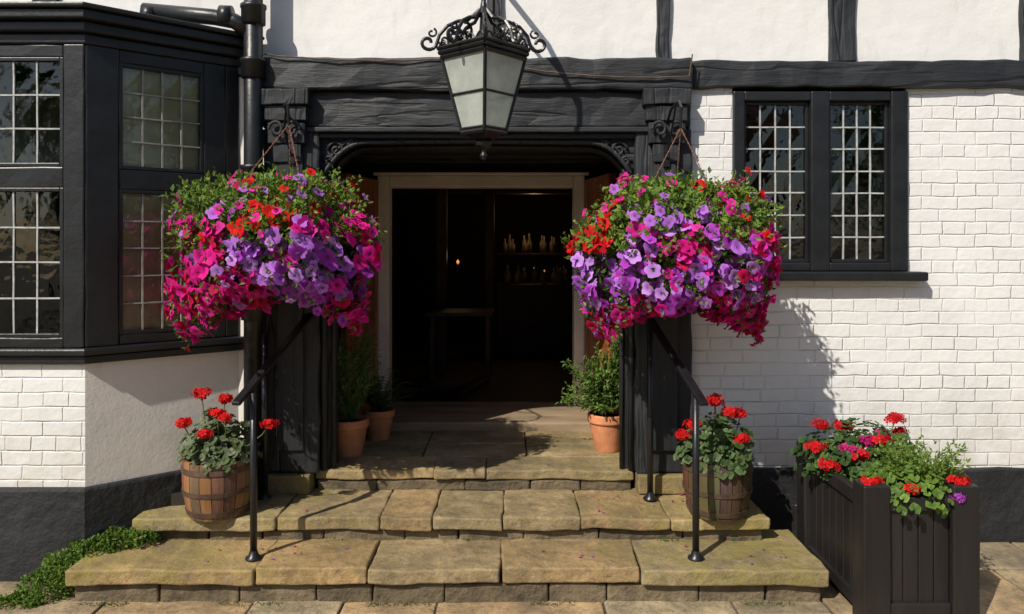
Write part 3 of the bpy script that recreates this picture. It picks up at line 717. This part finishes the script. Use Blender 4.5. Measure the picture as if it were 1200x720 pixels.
for s_ in range(110):
    a=U(0,6.283); R0=U(.1,.34); H0=U(.10,.34)*(1.2-R0*2); g=random.choice([(.12,.24,.06),(.17,.31,.07),(.09,.19,.04)])
    for k in range(18):
        t=k/17; q=c+Vector((math.cos(a)*R0*t,math.sin(a)*R0*t,H0*math.sin(t*1.9)+.02)); d=Vector((math.cos(a),math.sin(a),.2))
        for s2 in (-1,1): lf.leaf(q,d*.4+Vector((-d.y,d.x,0))*s2,Vector((0,0,1))+rv()*.3,.042*(1.15-t),.014,g)
lf.obj('fronds',M['leaf'],e)
e=empty('potted_shrub'); pot(e,.675,.48,.464,.135,.26)
lf=MB(); c=Vector((.64,.46,.74)); sm=MB()
for s_ in range(130):
    a=U(0,6.283); rr=U(.03,.29); tip=c+Vector((math.cos(a)*rr*(1.1 if math.cos(a)<0 else .75),math.sin(a)*rr*.8,U(.05,.44)*(1.15-rr*1.5))); sm.tube([c-Vector((0,0,.03)),c.lerp(tip,.5)+Vector((0,0,.03)),tip],.003,4)
    g=random.choice([(.18,.31,.05),(.13,.25,.04),(.25,.37,.08),(.09,.18,.03)])
    for k in range(20):
        q=c.lerp(tip,U(.35,1.05))+rv()*.02; lf.leaf(q,rv()+(tip-c).normalized()*.5,Vector((0,-.3,1))+rv()*.6,U(.025,.045),.017,g)
lf.obj('shrub_leaves',M['leaf'],e); sm.obj('shrub_stems',M['bark'],e)
e=empty('potted_shrub.001'); pot(e,.86,.85,.464,.11,.22); lf=MB()
for s_ in range(1300):
    t=R()**.8; q=Vector((.82+U(-.12,.12)*(1.3-t),.85+U(-.12,.1),.68+t*.68)); lf.leaf(q,rv()+Vector((0,0,.4)),rv(),U(.022,.042),.018,random.choice([(.14,.27,.04),(.09,.18,.03),(.2,.33,.06)]))
lf.obj('shrub_leaves',M['leaf'],e)
# ------------------------------------------------------------------ planter box
e=empty('wooden_planter_box'); X0,X1,Y0,Y1,ZT=1.75,2.33,-1.15,-.24,.665
m=MB(); pw=.135
for x in (X0,X1-pw):
    for yy in (Y0,Y1-pw): m.box(x,x+pw,yy,yy+pw,0.002,ZT+.045,.15,.003)
m.obj('corner_posts',M['plbox'],e,bevel=.008)
m=MB()
n=4; wv=(X1-X0-2*pw)/n
for k in range(n):
    for yy in (Y0+.035,Y1-.06): m.box(X0+pw+k*wv+.002,X0+pw+(k+1)*wv-.002,yy,yy+.022,.06,ZT-.07)
n=7; wv=(Y1-Y0-2*pw)/n
for k in range(n):
    for xx in (X0+.035,X1-.06): m.box(xx,xx+.022,Y0+pw+k*wv+.002,Y0+pw+(k+1)*wv-.002,.06,ZT-.07)
m.obj('side_boards',M['plbox'],e,bevel=.004)
m=MB()
for yy in (Y0+.015,Y1-.065):
    for z0,z1 in ((ZT-.085,ZT-.015),(.05,.12)): m.box(X0+pw+.001,X1-pw-.001,yy,yy+.05,z0,z1)
for xx in (X0+.015,X1-.065):
    for z0,z1 in ((ZT-.085,ZT-.015),(.05,.12)): m.box(xx,xx+.05,Y0+pw+.001,Y1-pw-.001,z0,z1)
m.obj('rails',M['plbox'],e,bevel=.006)
m=MB(); m.box(X0+.05,X1-.05,Y0+.05,Y1-.05,.1,ZT-.07,.06,.012); m.obj('soil',M['soil'],e)
geranium(e,(2.03,-.50,ZT-.07),.34,.26,1100,[(-.30,-.1,.17,.05),(-.22,.02,.27,.045),(.05,-.15,.22,.05),(.20,0,.31,.045),(.26,.05,.22,.035),(-.06,.1,.24,.045),(-.1,-.18,.14,.055),(.1,-.28,.12,.05),(-.28,-.22,.10,.045)],[(.08,.16,.04),(.11,.21,.05),(.06,.12,.03)],'geranium',(.84,.012,.02),.36)
geranium(e,(2.0,-.62,ZT-.05),.22,.2,60,[(-.1,-.05,.15,.04),(.02,.0,.19,.035),(.16,.1,.2,.035)],[(.08,.16,.04)],'pink_geranium',(.75,.03,.26))
geranium(e,(2.06,-.98,ZT-.07),.27,.17,520,[(.20,-.12,.12,.045),(-.24,-.1,.11,.05),(-.05,-.15,.10,.035)],[(.19,.31,.05),(.13,.24,.04)],'geranium_front',(.84,.012,.012),.2)
geranium(e,(2.12,-1.05,ZT-.06),.22,.14,30,[(.10,-.08,.05,.035),(.18,.0,.04,.03)],[(.19,.31,.05)],'verbena',(.55,.10,.6),.12)
lf=MB()
for s_ in range(190):
    a=U(0,6.283); b0=Vector((2.12,-.98,ZT-.03)); tip=b0+Vector((math.cos(a)*U(.08,.26),math.sin(a)*U(.05,.18),U(.06,.25)))
    for k in range(14): lf.leaf(b0.lerp(tip,U(.3,1)),rv()+(tip-b0).normalized(),rv(),U(.02,.035),.012,random.choice([(.22,.34,.06),(.26,.38,.08),(.14,.25,.04)]))
lf.obj('filler_foliage',M['leaf'],e)
# ------------------------------------------------------------------ groundcover
lf=MB(); random.seed(4)
for (x,y,z,r,n) in ((-2.55,-.79,.0,.14,1200),(-2.47,-.71,.07,.15,1300),(-2.38,-.64,.13,.13,1100),(-2.28,-.585,.18,.11,900),(-2.15,-.56,.21,.085,600),(-2.62,-.88,-.02,.10,600)):
    for i in range(n):
        d=rv(); d.z=abs(d.z); p=Vector((x,y,z))+Vector((d.x*1.1,d.y*.8,d.z*.85))*r*U(.7,1.12); p+=noise.noise_vector(p*12)*.035
        lf.leaf(p,d+rv(),d+rv()*.5,U(.013,.028),.013,random.choice([(.12,.23,.025),(.17,.29,.04),(.08,.16,.02),(.21,.33,.055)]))
lf.obj('groundcover_plant',M['leaf'])
lf=MB()
for i in range(2200):
    if i%2: y=-.50+U(-.02,.012); z=.195
    else: y=-.89+U(-.02,.02); z=.002
    x=U(-2.3,1.5)
    if noise.noise(Vector((x*2.5,3+i%2*7,0)))<.08: continue
    lf.leaf(Vector((x,y,z)),rv()+Vector((0,-.3,1)),rv(),U(.008,.018),.007,(.12,.18,.035))
lf.obj('step_moss',M['leaf'])
pt=MB()
for i in range(80):
    x=random.choice((-1.33,.95))+random.gauss(0,.4); y,z=random.choice(((-.7+U(-.12,.1),.197),(-.3+U(-.15,.2),.337),(-1.0-U(0,.3),.006)))
    col=random.choice([MAG,VIO,CRI]); pt.leaf(Vector((x,y,z)),Vector((U(-1,1),U(-1,1),.05)),Vector((0,0,1)),U(.015,.028),.018,tuple(c*.7 for c in col))
pt.obj('fallen_petals',M['petal'])
# ------------------------------------------------------------------ other side of the street (seen only as reflections)
hs=empty('brick_house')
hb=simple('red_brick',(.30,.16,.10),.85,.3,6,.5,.01); ht=simple('roof_tiles',(.14,.07,.05),.85,.4,6,.6,.02); hw_=simple('white_trim',(.75,.73,.68),.6,.1,6,.2,.003)
B('walls',hb,hs,-9,7,-24,-17,0,5.4,.03)
m=MB(); m.add([(-9.4,-16.6,5.3),(7.4,-16.6,5.3),(7.4,-20.5,8.4),(-9.4,-20.5,8.4),(-9.4,-24.4,5.3),(7.4,-24.4,5.3)],[(0,1,2,3),(3,2,5,4),(0,3,4),(1,5,2)]); m.obj('pitched_roof',ht,hs)
m=MB(); k=MB()
for x in (-7.6,-4.6,-1.6,1.4,4.4):
    for z in (1.0,3.4):
        m.box(x,x+1.3,-16.99,-16.93,z,z+1.5); k.box(x+.1,x+.6,-16.94,-16.91,z+.1,z+1.4); k.box(x+.7,x+1.2,-16.94,-16.91,z+.1,z+1.4)
m.obj('window_frames',hw_,hs); k.obj('window_panes',M['dark'],hs)
def tree(name,x,y,h):
    e=empty(name); t=MB(); t.tube([(x,y,0),(x+.1,y,h*.3),(x-.1,y+.1,h*.62),(x,y,h*.85)],[.28,.2,.12,.04],8)
    for i in range(9):
        a=U(0,6.28); z=h*U(.35,.7); t.tube([(x,y,z),(x+math.cos(a)*h*.13,y+math.sin(a)*h*.13,z+h*.08),(x+math.cos(a)*h*.24,y+math.sin(a)*h*.24,z+h*.18)],[.09,.06,.02],6)
    t.obj('trunk_and_limbs',M['twig'],e); l=MB()
    cl=[(Vector((x,y,h*.66))+Vector((rv().x*h*.22,rv().y*h*.22,rv().z*h*.25)),h*U(.09,.16)) for _ in range(22)]
    for i in range(6000):
        c0,r0=random.choice(cl); l.leaf(c0+rv()*r0*U(.6,1.1),rv(),rv(),U(.15,.28),.15,random.choice([(.06,.12,.025),(.09,.17,.03),(.12,.20,.04)]))
    l.obj('crown',M['leaf'],e)
tree('street_tree',10.5,-14,8.0); tree('street_tree.001',17,-11,9.0); tree('street_tree.002',-13,-20,7.0)
# ------------------------------------------------------------------ cable
cb=MB()
def cat(a,b,sag,n=30): return [Vector(a).lerp(Vector(b),i/n)-Vector((0,0,sag*4*(i/n)*(1-i/n)-.006*noise.noise(Vector((i*.6,0,0))))) for i in range(n+1)]
cb.tube(cat((-1.57,-.115,3.12),(-.3,-.12,3.10),.03),.005,5); cb.tube(cat((-.3,-.12,3.10),(1.12,-.12,2.98),.05),.005,5); cb.tube(cat((1.12,-.12,2.98),(1.14,-.12,3.12),.0),.005,5)
cb.obj('power_cable',M['twig'])
# ------------------------------------------------------------------ light + camera
L=Vector((.82,1.0,-1.22)).normalized()
sd=bpy.data.lights.new('sun','SUN'); sd.energy=4.8; sd.angle=math.radians(.53); sd.color=(1,.93,.82)
so=bpy.data.objects.new('sun',sd); sc.collection.objects.link(so); so.rotation_euler=L.to_track_quat('-Z','Y').to_euler(); so.location=(-6,-8,10)
wd=bpy.data.worlds.new('World'); sc.world=wd; wd.use_nodes=True; nt=wd.node_tree
sk=nt.nodes.new('ShaderNodeTexSky'); sk.sky_type='NISHITA'; sk.sun_disc=False
sk.sun_elevation=math.asin(-L.z); sk.sun_rotation=math.atan2(-L.x,-L.y)%(2*math.pi)
nt.links.new(sk.outputs[0],nt.nodes['Background'].inputs[0]); nt.nodes['Background'].inputs[1].default_value=.10
cd=bpy.data.cameras.new('camera'); cd.lens=27; cd.sensor_width=36; cd.shift_y=-70/1200; cd.clip_end=1000
co=bpy.data.objects.new('camera',cd); sc.collection.objects.link(co); co.location=(0,-4.97,1.9); co.rotation_euler=(math.radians(90),0,0)
sc.camera=co
sc.view_settings.view_transform='Standard'; sc.view_settings.look='None'; sc.view_settings.exposure=0
